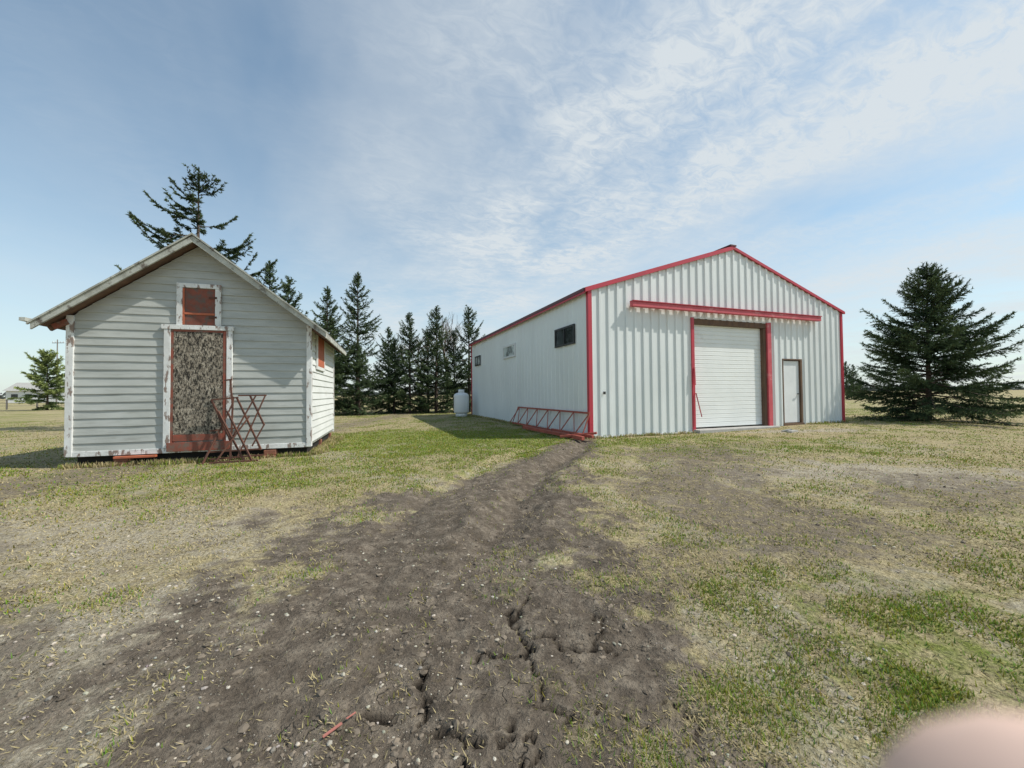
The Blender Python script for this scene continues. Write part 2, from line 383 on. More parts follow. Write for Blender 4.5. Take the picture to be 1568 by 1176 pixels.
# ------------------------------------------------------------------ building frames
SH_O = (2.2, 11.29); SH_A = math.atan2(0.345, 0.939); SH_W = 10.97; SH_D = 13.3
LB_O = (-8.12, 7.3); LB_A = math.atan2(0.295, 0.956); LB_W = 4.0; LB_D = 3.6
def inside(X, Y, o, ang, w, d, pad=0.05):
    u = (X - o[0]) * math.cos(ang) + (Y - o[1]) * math.sin(ang)
    v = -(X - o[0]) * math.sin(ang) + (Y - o[1]) * math.cos(ang)
    return (u > -pad) & (u < w + pad) & (v > -pad) & (v < d + pad)
def toworld(u, v, o, ang):
    return o[0] + u * math.cos(ang) - v * math.sin(ang), o[1] + u * math.sin(ang) + v * math.cos(ang)

# ------------------------------------------------------------------ grass
rng = np.random.default_rng(7)
def scatter(nt_, rmin, rmax, amax=72):
    r = np.exp(rng.uniform(math.log(rmin), math.log(rmax), nt_))
    th = np.radians(rng.uniform(-amax, amax, nt_))
    return r * np.sin(th), r * np.cos(th)
def blades(x, y, gg, clump, NB, lmul=1.0, spread=1.0, upright=False):
    T = len(x); M = T * NB
    X = np.repeat(x, NB); Y = np.repeat(y, NB); G = np.repeat(gg, NB); C = np.repeat(clump, NB)
    r = np.hypot(X, Y)
    sp = (0.014 + 0.016 * r) * spread
    X = X + rng.normal(0, 1, M) * np.minimum(sp, 0.16); Y = Y + rng.normal(0, 1, M) * np.minimum(sp, 0.16)
    Zg = height(X, Y) - 0.003
    tg = np.repeat(rng.random(T), NB)
    isg = (0.6 * tg + 0.4 * rng.random(M)) < np.clip(G * 1.1 + 0.07 + (C - 0.5) * 0.8, 0.06, 0.92)
    L = np.where(isg, rng.uniform(0.015, 0.045, M), rng.uniform(0.015, 0.048, M)) * (0.75 + 0.3 * np.minimum(r / 8, 1)) * lmul
    lean = np.where(isg, rng.uniform(0.2, 1.1, M), rng.uniform(0.9, 1.5, M))
    if upright: lean = rng.uniform(0.05, 0.8, M)
    az = rng.uniform(0, 2 * np.pi, M)
    dx = np.cos(az) * np.sin(lean); dy = np.sin(az) * np.sin(lean); dz = np.cos(lean)
    w = 0.0009 + 0.0009 * np.minimum(r, 12)
    px = -np.sin(az) * w; py = np.cos(az) * w
    P0 = np.stack([X - px, Y - py, Zg], 1); P1 = np.stack([X + px, Y + py, Zg], 1)
    Pm = np.stack([X + dx * L * 0.5 + px * 0.7, Y + dy * L * 0.5 + py * 0.7, Zg + dz * L * 0.55], 1)
    P2 = np.stack([X + dx * L, Y + dy * L, Zg + dz * L * 0.9 + 0.004], 1)
    V = np.stack([P0, P1, Pm, P2], 1).reshape(-1, 3)
    cg = np.stack([rng.uniform(0.16, 0.34, M), rng.uniform(0.24, 0.36, M), rng.uniform(0.03, 0.08, M)], 1)
    bs = rng.uniform(0.45, 1.15, M)[:, None]
    cs = np.array([[0.59, 0.49, 0.27]]) * bs
    c = np.where(isg[:, None], cg, cs)
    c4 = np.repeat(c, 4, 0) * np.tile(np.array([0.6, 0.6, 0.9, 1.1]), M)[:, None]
    return V, c4
x, y = scatter(175000, 1.15, 34, 62)
dd, sa, gg = masks(x, y)
clump = fbm(x * 3.5, y * 3.5, 91, 3)
cov = (1 - dd) ** 1.5 * (1 - 0.7 * sa) + 0.03
cov = cov * np.clip(0.42 + (clump - 0.46) * 3.4, 0.06, 1)
keep = (rng.random(len(x)) < cov) & ~inside(x, y, SH_O, SH_A, SH_W, SH_D) & ~inside(x, y, LB_O, LB_A, LB_W, LB_D)
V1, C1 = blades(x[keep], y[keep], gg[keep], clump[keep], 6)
xs = []; ys = []
for (o, ang, w_, d_2, cnt) in ((SH_O, SH_A, SH_W, SH_D, 500), (LB_O, LB_A, LB_W, LB_D, 420)):
    u = rng.uniform(0, w_, cnt); v = -np.abs(rng.normal(0.10, 0.06, cnt)); a_, b_ = toworld(u, v, o, ang)
    kk = (rng.random(cnt) < 0.35 + 0.6 * (vn(u * 2.3, u * 0, 4) > 0.5))
    if o is SH_O: kk &= ~((u > 3.6) & (u < 8.8))
    xs.append(a_[kk]); ys.append(b_[kk])
    v = rng.uniform(0, d_2, cnt); off = np.abs(rng.normal(0.10, 0.07, cnt))
    a_, b_ = toworld(-off if o is SH_O else w_ + off, v, o, ang); xs.append(a_); ys.append(b_)
tx = np.concatenate(xs); ty = np.concatenate(ys)
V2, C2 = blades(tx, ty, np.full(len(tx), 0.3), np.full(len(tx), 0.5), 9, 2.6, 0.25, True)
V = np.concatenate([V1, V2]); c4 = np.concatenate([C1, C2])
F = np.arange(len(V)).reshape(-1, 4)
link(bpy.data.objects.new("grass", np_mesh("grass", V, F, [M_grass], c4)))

# ------------------------------------------------------------------ stones and clods
import bmesh
bm = bmesh.new(); bmesh.ops.create_icosphere(bm, subdivisions=1, radius=1.0)
iv = np.array([v.co[:] for v in bm.verts]); itri = np.array([[v.index for v in f.verts] for f in bm.faces]); bm.free()
def stones(name, cnt, smin, smax, wfun, colfun, rmax, jt=0.13, sink=0.15):
    x, y = scatter(cnt, 1.15, rmax, 60)
    dd, sa, gg = masks(x, y)
    kp = rng.random(cnt) < wfun(dd, sa) * np.clip(0.3 + (fbm(x * 2.2, y * 2.2, 15, 3) - 0.45) * 5, 0.08, 1)
    kp &= ~inside(x, y, SH_O, SH_A, SH_W, SH_D) & ~inside(x, y, LB_O, LB_A, LB_W, LB_D)
    x, y = x[kp], y[kp]; m = len(x)
    sz = smin + (smax - smin) * rng.random(m) ** 5
    r = np.hypot(x, y); sz = sz * (0.85 + 0.08 * r)
    z = height(x, y)
    sc = sz[:, None] * np.stack([rng.uniform(.7, 1.35, m), rng.uniform(.6, 1.2, m), rng.uniform(.4, .8, m)], 1)
    an = rng.uniform(0, 6.28, m)
    jit = 1 + rng.normal(0, jt, (m, len(iv)))
    q = iv[None] * jit[:, :, None] * sc[:, None, :]
    ca, sn = np.cos(an)[:, None], np.sin(an)[:, None]
    vx = q[:, :, 0] * ca - q[:, :, 1] * sn + x[:, None]; vy = q[:, :, 0] * sn + q[:, :, 1] * ca + y[:, None]
    vz = q[:, :, 2] + z[:, None] + sc[:, 2:3] * sink
    V = np.stack([vx, vy, vz], -1).reshape(-1, 3)
    F = (itri[None] + (np.arange(m) * len(iv))[:, None, None]).reshape(-1, 3)
    c = np.repeat(colfun(m), len(iv), 0)
    link(bpy.data.objects.new(name, np_mesh(name, V, F, [M_stone], c)))
stones("gravel", 19000, 0.0018, 0.012, lambda d, s: 0.12 + 0.8 * s + 0.15 * d,
       lambda m: np.array([[0.42, 0.38, 0.31]]) * rng.uniform(0.5, 1.25, (m, 1)) + rng.normal(0, .012, (m, 3)).clip(-.02, .03), 9)
stones("dirt_clods", 26000, 0.002, 0.019, lambda d, s: 0.05 + 0.9 * d,
       lambda m: np.array([[0.165, 0.136, 0.105]]) * rng.uniform(0.65, 1.5, (m, 1)), 11, 0.24, -0.1)

# ------------------------------------------------------------------ metal shed
shed = empty("metal_shed", (SH_O[0], SH_O[1], 0), SH_A)
EAVE, PEAK = 4.25, 6.05
def gab(u): return EAVE + (PEAK - EAVE) * (1 - abs(u - SH_W / 2) / (SH_W / 2))
def ribbed(name, mat, a0, a1, zb, ztop, depth, place, period=0.305, rib=0.065, slope=0.022):
    pts = []
    kk = math.floor(a0 / period) - 1
    while kk * period < a1 + period:
        b = kk * period
        pts += [(b, 0), (b + slope, depth), (b + slope + rib, depth), (b + 2 * slope + rib, 0)]
        kk += 1
    xs = np.array([p[0] for p in pts]); ds = np.array([p[1] for p in pts])
    extra = [a0, a1]
    if a0 < SH_W / 2 < a1: extra.append(SH_W / 2)
    al = sorted([p for p in xs if a0 < p < a1] + extra)
    V = []; F = []
    for aa in al:
        d = float(np.interp(aa, xs, ds))
        V.append(place(aa, d, zb)); V.append(place(aa, d, ztop(aa)))
    for i in range(len(al) - 1):
        F.append((2 * i, 2 * i + 2, 2 * i + 3, 2 * i + 1))
    return py_obj(name, V, F, mat, shed)
front = lambda a_, d, z: (a_, -d, z)
D0, D1, DT = 3.74, 7.10, 3.62
E0, E1, ET = 7.72, 8.72, 2.42
top = lambda a_: gab(a_) - 0.02
for nm, a0, a1, zb, zt in (("front_wall_left", 0.0, D0, 0.02, top), ("front_wall_over_door", D0, D1, DT, top),
                           ("front_wall_mid", D1, E0, 0.02, top), ("front_wall_over_entry", E0, E1, ET, top),
                           ("front_wall_right", E1, SH_W, 0.02, top)):
    ribbed(nm, M_metalw, a0, a1, zb, zt, 0.036, front)
ribbed("side_wall_left", M_side, 0, SH_D, 0.0, lambda a_: EAVE - 0.02, 0.014, lambda a_, d, z: (-d, a_, z), rib=0.03)
ribbed("side_wall_right", M_side, 0, SH_D, 0.0, lambda a_: EAVE - 0.02, 0.02, lambda a_, d, z: (SH_W + d, a_, z), rib=0.03)
ribbed("back_wall", M_metalw, 0, SH_W, 0.0, top, 0.02, lambda a_, d, z: (a_, SH_D + d, z))
box("corner_trim_left", shed, M_red, -0.045, 0.08, -0.045, 0.07, 0.0, EAVE - 0.03)
box("corner_trim_right", shed, M_red, SH_W - 0.06, SH_W + 0.045, -0.045, 0.09, 0.0, EAVE - 0.03)
box("corner_trim_back", shed, M_red, -0.04, 0.06, SH_D - 0.06, SH_D + 0.04, 0.0, EAVE - 0.03)
def slab(name, mat, p0, p1, v0, v1, th, parent):
    V = []
    for v in (v0, v1):
        for (u, z) in (p0, p1): V += [(u, v, z), (u, v, z - th)]
    Fc = [(0, 2, 3, 1), (4, 5, 7, 6), (0, 4, 6, 2), (1, 3, 7, 5), (0, 1, 5, 4), (2, 6, 7, 3)]
    return py_obj(name, V, Fc, mat, parent)
sl = (PEAK - EAVE) / (SH_W / 2)
slab("roof_left", M_roof, (-0.12, EAVE - 0.12 * sl + 0.05), (SH_W / 2, PEAK + 0.05), -0.03, SH_D + 0.06, 0.07, shed)
slab("roof_right", M_roof, (SH_W + 0.12, EAVE - 0.12 * sl + 0.05), (SH_W / 2, PEAK + 0.052), -0.03, SH_D + 0.06, 0.07, shed)
slab("rake_trim_left", M_red, (-0.14, EAVE - 0.14 * sl + 0.065), (SH_W / 2, PEAK + 0.065), -0.085, -0.033, 0.13, shed)
slab("rake_trim_right", M_red, (SH_W + 0.14, EAVE - 0.14 * sl + 0.064), (SH_W / 2 + 0.001, PEAK + 0.064), -0.083, -0.034, 0.09, shed)
box("ridge_cap", shed, M_roof, SH_W / 2 - 0.13, SH_W / 2 + 0.13, -0.10, SH_D, PEAK + 0.05, PEAK + 0.10)
box("eave_trim", shed, M_roof, -0.165, -0.125, -0.03, SH_D + 0.05, EAVE - 0.08, EAVE + 0.02)
box("eave_trim_lower", shed, M_red, -0.155, -0.127, -0.03, SH_D + 0.05, EAVE - 0.14, EAVE - 0.083)
box("base_strip_left", shed, M_whitef, 0.10, D0 - 0.05, -0.052, -0.037, -0.05, 0.05, 0)
box("base_strip_right", shed, M_whitef, E1 + 0.1, SH_W - 0.07, -0.052, -0.037, -0.05, 0.14, 0)
V = []; Fq = []; z = 0.14
prof = []
while z < DT - 0.10:
    prof += [(z, 0.016), (z + 0.008, 0.004), (z + 0.030, 0.0), (z + 0.045, 0.003), (z + 0.125, 0.003), (z + 0.130, 0.006)]
    z += 0.136
prof = [(zz, d) for zz, d in prof if zz < DT - 0.1]
for (zz, d) in prof: V += [(D0 + 0.05, 0.12 + d, zz), (D1 - 0.22, 0.12 + d, zz)]
for i in range(len(prof) - 1): Fq.append((2 * i, 2 * i + 1, 2 * i + 3, 2 * i + 2))
py_obj("sectional_door", V, Fq, M_door, shed)
box("door_threshold", shed, M_conc, D0 - 0.05, D1 + 0.1, -0.30, 0.14, -0.2, 0.10, 0.01)
box("door_lintel", shed, M_wood, D0, D1, -0.005, 0.115, DT - 0.17, DT - 0.002)
box("door_jamb_inner", shed, M_wood, D1 - 0.22, D1 - 0.10, -0.002, 0.20, 0.1, DT - 0.18)
box("door_jamb_right", shed, M_redpaint, D1 - 0.098, D1 + 0.09, -0.06, 0.10, 0.05, DT + 0.02)
box("door_jamb_left", shed, M_red, D0 - 0.07, D0 + 0.045, -0.055, 0.16, 0.03, DT + 0.02)
box("interior_dark", shed, M_dark, D0 + .2, D1 + 1.9, 0.3, 0.35, 0.0, 3.8)
box("door_track_header", shed, M_redpaint, 1.33, 9.5, -0.24, -0.10, 3.80, 3.95, 0.01)
box("door_track_flange", shed, M_red, 1.33, 9.5, -0.27, -0.098, 3.952, 3.975, 0.0)
beams("track_brackets", shed, M_red, [((u, -0.10, 3.9), (u, 0.0, 3.9), 0.06, 0.10) for u in np.arange(1.5, 9.5, 0.95)])
box("entry_frame_left", shed, M_wood, E0, E0 + 0.05, -0.045, 0.10, 0.1, ET - 0.05)
box("entry_frame_right", shed, M_wood, E1 - 0.09, E1, -0.045, 0.10, 0.1, ET - 0.05)
box("entry_frame_top", shed, M_wood, E0, E1, -0.045, 0.10, ET - 0.048, ET)
box("entry_door", shed, M_mdoor, E0 + 0.055, E1 - 0.095, 0.02, 0.06, 0.17, ET - 0.07, 0.006)
box("entry_sill", shed, M_wood, E0, E1, -0.06, 0.10, 0.04, 0.155)
beams("entry_handle", shed, M_blackf, [((E1 - 0.17, 0.02, 1.18), (E1 - 0.17, -0.05, 1.18), 0.03, 0.03), ((E1 - 0.17, -0.05, 1.18), (E1 - 0.28, -0.05, 1.18), 0.025, 0.025)])
box("outlet_box", shed, M_blackf, 0.42, 0.49, -0.065, -0.033, 1.24, 1.32)
beams("loose_bar", shed, M_redpaint, [((D0 + 0.0, -0.08, 2.05), (D0 + 0.0, -0.10, 1.5), 0.03, 0.03), ((D0 + 0.03, -0.09, 1.25), (D0 + 0.18, -0.16, 0.5), 0.025, 0.025)])
def window(nm, s0, s1, z0, z1, mf, mg, w=0.06, mull=True):
    x0, x1 = -0.06, -0.016
    e = bpy.data.objects.new(nm, None); link(e, shed)
    box("frame_bottom", e, mf, x0, x1, s0, s1, z0, z0 + w, 0); box("frame_top", e, mf, x0, x1, s0, s1, z1 - w, z1, 0)
    box("frame_near", e, mf, x0, x1, s0, s0 + w, z0 + w, z1 - w, 0); box("frame_far", e, mf, x0, x1, s1 - w, s1, z0 + w, z1 - w, 0)
    if mull: box("mullion", e, mf, x0, x1, (s0 + s1) / 2 - w / 3, (s0 + s1) / 2 + w / 3, z0 + w, z1 - w, 0)
    box("glass", e, mg, -0.035, -0.017, s0 + w - 0.005, s1 - w + 0.005, z0 + w - .005, z1 - w + .005, 0)
window("side_window", 0.77, 2.08, 2.78, 3.38, M_blackf, M_glass)
window("side_window_mid", 5.84, 7.40, 2.85, 3.42, M_whitef, M_glass2, 0.08, False)
window("side_window_far", 11.3, 12.4, 2.85, 3.40, M_blackf, M_glass2)

# ------------------------------------------------------------------ steel truss beside shed
tr = empty("steel_truss", (SH_O[0], SH_O[1], 0), SH_A)
segs = []
tp = lambda s: (-0.10, s, 0.72); bt = lambda s: (-0.35, s, 0.10)
s0, s1 = -0.25, 5.4
segs += [(tp(s0 + 0.1), tp(s1), 0.05, 0.05), (bt(s0), bt(s1), 0.05, 0.05)]
st = np.arange(s0 + 0.1, s1 - 0.1, 0.45)
for i, s in enumerate(st):
    segs.append((tp(s), bt(s + 0.45)) if i % 2 == 0 else (bt(s), tp(s + 0.45)))
segs += [(tp(s1), bt(s1)), (tp(s0 + 0.1), bt(s0 + 0.1))]
beams("truss_web", tr, M_rsteel, segs, 0.026, 0.026)
segs = [((-0.55, -0.55, 0.08), (-0.75, 3.2, 0.10), 0.09, 0.10), ((-0.30, -0.62, 0.12), (-0.42, 1.6, 0.13), 0.07, 0.08), ((-0.85, 0.2, 0.07), (-0.1, -0.5, 0.2), 0.08, 0.06)]
beams("loose_channels", tr, M_rsteel, segs, bevel=0.006)

# ------------------------------------------------------------------ propane tank
tk = empty("propane_tank", (-2.88, 22.6, 0)); tk.scale = (1.06, 1.06, 1.12)
R = 0.40
pr = [(0.0, 0.12)] + [(R * math.sin(a_), 0.24 - 0.12 * math.cos(a_)) for a_ in np.linspace(0.2, math.pi / 2, 6)] + [(R, 1.05)] + [(R * math.cos(a_), 1.05 + 0.17 * math.sin(a_)) for a_ in np.linspace(0.15, math.pi / 2 - 0.1, 8)] + [(0.0, 1.225)]
lathe("tank_body", tk, M_tank, pr)
lathe("foot_ring", tk, M_tank, [(0.30, 0.0), (0.31, 0.0), (0.31, 0.16), (0.30, 0.16)])
lathe("valve_collar", tk, M_tank, [(0.15, 1.18), (0.16, 1.18), (0.16, 1.36), (0.15, 1.36)])
lathe("valve", tk, M_rust, [(0.0, 1.2), (0.03, 1.2), (0.03, 1.33), (0.0, 1.33)], n=12)

# ------------------------------------------------------------------ small siding building
lb = empty("wooden_outbuilding", (LB_O[0], LB_O[1], 0), LB_A)
BZ, PL = 0.23, 2.78
SL = 0.755
PKW = PL + SL * 2.0
rng2 = np.random.default_rng(3)
V = []; Fq = []
ch = 0.152; z = BZ + 0.06
while z < PKW:
    z1 = min(z + ch, PKW)
    def ext(zz):
        if zz <= PL: return 0.0, LB_W
        q = (zz - PL) / SL; return min(q, 2.0), max(LB_W - q, 2.0)
    a0, a1 = ext(z); b0, b1 = ext(z1)
    k0 = len(V); j = rng2.normal(0, 0.0012)
    segn = 9
    for q in range(segn + 1):
        f = q / segn
        wv = rng2.normal(0, 0.0016)
        V += [(a0 + (a1 - a0) * f, -0.002, z), (a0 + (a1 - a0) * f, -0.019 + j + wv, z + wv), (b0 + (b1 - b0) * f, -0.002, z1)]
    for q in range(segn):
        o = k0 + 3 * q
        Fq += [(o, o + 3, o + 4, o + 1), (o + 1, o + 4, o + 5, o + 2)]
    z += ch
py_obj("front_siding", V, Fq, M_sidingm, lb)
for nm, xx, sg in (("side_siding_right", LB_W, 1), ("side_siding_left", 0.0, -1)):
    V = []; Fq = []; z = BZ + 0.06
    while z < PL:
        k0 = len(V); z1 = min(z + ch, PL)
        V += [(xx, 0, z), (xx, LB_D, z), (xx + sg * 0.022, 0, z), (xx + sg * 0.022, LB_D, z), (xx + sg * .002, 0, z1), (xx + sg * .002, LB_D, z1)]
        Fq += [(k0, k0 + 1, k0 + 3, k0 + 2), (k0 + 2, k0 + 3, k0 + 5, k0 + 4)]
        z += ch
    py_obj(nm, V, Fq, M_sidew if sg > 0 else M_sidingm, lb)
V = [(0.01, 0.01, BZ), (LB_W - .01, 0.01, BZ), (LB_W - .01, 0.01, PL), (2, 0.01, PKW), (0.01, 0.01, PL)]
V += [(x_, LB_D, z_) for (x_, y_, z_) in V]
py_obj("wall_core", V, [(0, 1, 2, 3, 4), (9, 8, 7, 6, 5), (0, 5, 6, 1), (1, 6, 7, 2), (4, 9, 5, 0)], M_rake, lb)
box("sill_front", lb, M_peel, -0.01, LB_W + 0.01, -0.035, 0.0, BZ - 0.03, BZ + 0.065, 0.004)
box("underfloor_dark_block", lb, M_dark, 0.08, LB_W - 0.08, 0.10, LB_D - 0.1, 0.06, BZ - 0.005, 0)  # one near-black block: shade under the floor painted in, joists not modelled
box("corner_board_left", lb, M_peel, -0.035, 0.075, -0.045, 0.06, BZ - 0.02, PL + 0.02, 0.004)
box("corner_board_right", lb, M_peel, LB_W - 0.065, LB_W + 0.035, -0.045, 0.07, BZ - 0.02, PL + 0.0, 0.004)
box("corner_board_back", lb, M_peel, LB_W - 0.06, LB_W + 0.035, LB_D - 0.08, LB_D + 0.01, BZ - 0.02, PL, 0.004)
OV = 0.33; PKR = 4.40
z_e = PKR - SL * (2.0 + OV)
slab("roof_left", M_shingle, (-OV, z_e), (2.0, PKR), -0.30, LB_D + 0.3, 0.035, lb)
slab("roof_right", M_shingle, (LB_W + OV, z_e), (2.0, PKR + 0.002), -0.30, LB_D + 0.3, 0.035, lb)
slab("soffit_left", M_soffit, (-OV + 0.01, z_e - 0.036), (2.0, PKR - 0.045), -0.27, LB_D + 0.27, 0.03, lb)
slab("soffit_right", M_soffit, (LB_W + OV - 0.01, z_e - 0.036), (2.0, PKR - 0.046), -0.27, LB_D + 0.27, 0.03, lb)
slab("rake_board_left", M_rake, (-OV - 0.02, z_e - 0.02 - 0.015), (2.0, PKR - 0.02), -0.322, -0.285, 0.12, lb)
slab("rake_board_right", M_rake, (LB_W + OV + 0.02, z_e - 0.035), (2.0, PKR - 0.021), -0.320, -0.286, 0.12, lb)
slab("drip_left", M_rake, (-OV - 0.06, z_e + 0.005 - 0.045), (2.0, PKR + 0.03), -0.345, -0.302, 0.035, lb)
slab("drip_right", M_rake, (LB_W + OV + 0.06, z_e + 0.005 - 0.045), (2.0, PKR + 0.03), -0.343, -0.302, 0.035, lb)
beams("rafter_tails", lb, M_soffit, [((0.0, v, PL - 0.04), (-OV + 0.03, v, z_e - 0.10), 0.05, 0.08) for v in np.arange(0.02, LB_D, 0.5)] +
      [((LB_W, v, PL - 0.04), (LB_W + OV - 0.03, v, z_e - 0.10), 0.05, 0.08) for v in np.arange(0.02, LB_D, 0.5)])
beams("eave_board", lb, M_redpeel, [((0.0, -0.06, PL - 0.10), (-0.20, -0.06, PL - 0.21), 0.03, 0.10)])
beams("eave_gutter", lb, M_rake, [((-OV - 0.09, -0.38, z_e + 0.01), (-OV - 0.05, LB_D + 0.2, z_e - 0.02), 0.08, 0.06)])
box("fascia_right", lb, M_rake, LB_W + OV - 0.012, LB_W + OV + 0.012, -0.28, LB_D + 0.28, z_e - 0.14, z_e - 0.037, 0)
box("door_frame_left", lb, M_peel, 1.45, 1.56, -0.065, -0.02, BZ + 0.07, 2.60)
box("door_frame_right", lb, M_peel, 2.49, 2.59, -0.065, -0.02, BZ + 0.07, 2.60)
box("door_frame_top", lb, M_peel, 1.41, 2.61, -0.075, -0.02, 2.602, 2.69)
box("door_stop_left", lb, M_redpeel, 1.563, 1.60, -0.055, -0.02, BZ + 0.03, 2.59, 0)
box("door_stop_right", lb, M_redpeel, 2.43, 2.487, -0.055, -0.02, BZ + 0.03, 2.59, 0)
box("door_stop_top", lb, M_redpeel, 1.603, 2.427, -0.055, -0.02, 2.56, 2.598, 0)
box("osb_panel", lb, M_osb, 1.603, 2.427, -0.050, -0.02, 0.55, 2.556, 0.002)
box("door_kick_board", lb, M_redpeel, 1.603, 2.427, -0.060, -0.02, 0.42, 0.547)
box("door_sill_board", lb, M_redpeel, 1.52, 2.56, -0.09, -0.036, BZ + 0.0, 0.40)
box("hatch_panel", lb, M_hatch, 1.745, 2.285, -0.042, -0.02, 2.70, 3.42)
box("hatch_frame_left", lb, M_peel, 1.645, 1.742, -0.062, -0.02, 2.692, 3.43)
box("hatch_frame_right", lb, M_peel, 2.288, 2.39, -0.062, -0.02, 2.692, 3.43)
box("hatch_frame_top", lb, M_peel, 1.645, 2.39, -0.062, -0.02, 3.432, 3.52)
box("hatch_rail", lb, M_orange, 1.75, 2.28, -0.058, -0.043, 2.90, 2.94)
box("hatch_inner_left", lb, M_orange, 1.745, 1.775, -0.058, -0.043, 2.70, 3.42, 0)
beams("hinges", lb, M_rust, [((2.18, -0.05, 3.25), (2.32, -0.066, 3.25), 0.01, 0.04), ((2.18, -0.05, 2.86), (2.32, -0.066, 2.86), 0.01, 0.04)])
e = bpy.data.objects.new("boarded_side_window", None); link(e, lb)
box("board", e, M_orange, LB_W + 0.02, LB_W + 0.048, 0.66, 1.6, 1.96, 2.66)
for nm, b_ in (("trim_bottom", (0.58, 1.68, 1.88, 1.957)), ("trim_near", (0.58, 0.657, 1.96, 2.70)), ("trim_far", (1.603, 1.68, 1.96, 2.70))):
    box(nm, e, M_sidew, LB_W + 0.02, LB_W + 0.055, *b_)
bs_ = []
for (u, v) in ((0.80, 0.0), (3.25, 0.02), (0.2, 0.3), (3.85, 1.7), (3.85, 3.4), (0.15, 3.3)):
    bs_.append(((u - 0.11, v, 0.02), (u + 0.11, v, 0.02), 0.2, 0.10)); bs_.append(((u - 0.10, v + 0.02, 0.125), (u + 0.12, v + 0.02, 0.125), 0.18, 0.10))
beams("support_bricks", lb, M_brick, bs_, bevel=0.008)
box("front_plank", lb, M_orange, 0.72, 1.36, -0.12, -0.04, BZ - 0.085, BZ - 0.045, 0.004)

# ------------------------------------------------------------------ rusty scissor rack
rk = empty("rusty_metal_rack", (LB_O[0], LB_O[1], 0), LB_A)
def q_(u, z, v=-0.35): return (u, v + 0.10 * z, z)
sg = [(q_(2.75, 1.30), q_(3.24, 1.30)), (q_(2.72, 1.27), q_(3.18, 0.22)), (q_(3.22, 1.30), q_(2.78, 0.10)), (q_(2.95, 1.30), q_(3.22, 0.70)), (q_(3.05, 1.29), q_(2.66, 0.45)),
      (q_(2.66, 1.28), q_(2.66, 0.06)), (q_(2.30, 1.22), q_(2.66, 0.40)), (q_(2.66, 1.15), q_(2.36, 0.35)), (q_(2.30, 1.22), q_(2.75, 1.26)), (q_(2.30, 0.62), q_(2.72, 0.66)),
      (q_(2.32, 0.08), q_(3.22, 0.12)), (q_(2.30, 0.22), q_(3.18, 0.24)), (q_(2.45, 0.60), q_(2.28, 0.03, -0.55)), (q_(2.60, 1.62), q_(2.66, 1.1)), (q_(2.50, 1.60), q_(2.63, 1.62)),
      (q_(2.62, 1.0, -0.5), q_(3.1, 0.05, -0.6)), (q_(3.0, 0.9, -0.5), q_(2.5, 0.05, -0.6)), (q_(2.40, 0.05, -0.6), q_(3.20, 0.05, -0.6)), (q_(3.22, 0.72), q_(3.02, 0.3)), (q_(2.42, 1.0), q_(2.95, 0.05, -0.55))]
beams("rack_bars", rk, M_rust, sg, 0.028, 0.028)

# ------------------------------------------------------------------ debris
db = empty("scrap_wood", (8.35, 12.05, 0.02), 0.5)
beams("planks", db, M_conc, [((0, 0, 0.03), (0.45, 0.05, 0.04), 0.14, 0.05), ((0.1, 0.25, 0.03), (0.3, 0.1, 0.08), 0.1, 0.04)])
st_ = empty("red_plastic_scrap", (-0.72, 1.52, 0.02), 0.75)
beams("strip", st_, pmat("faded_red_plastic", (0.45, 0.17, 0.13), (0.36, 0.13, 0.10), 8), [((0, 0, 0.0), (0.07, 0.0, 0.012), 0.012, 0.003), ((0.09, 0.008, 0.012), (0.13, 0.018, 0.010), 0.006, 0.003)])

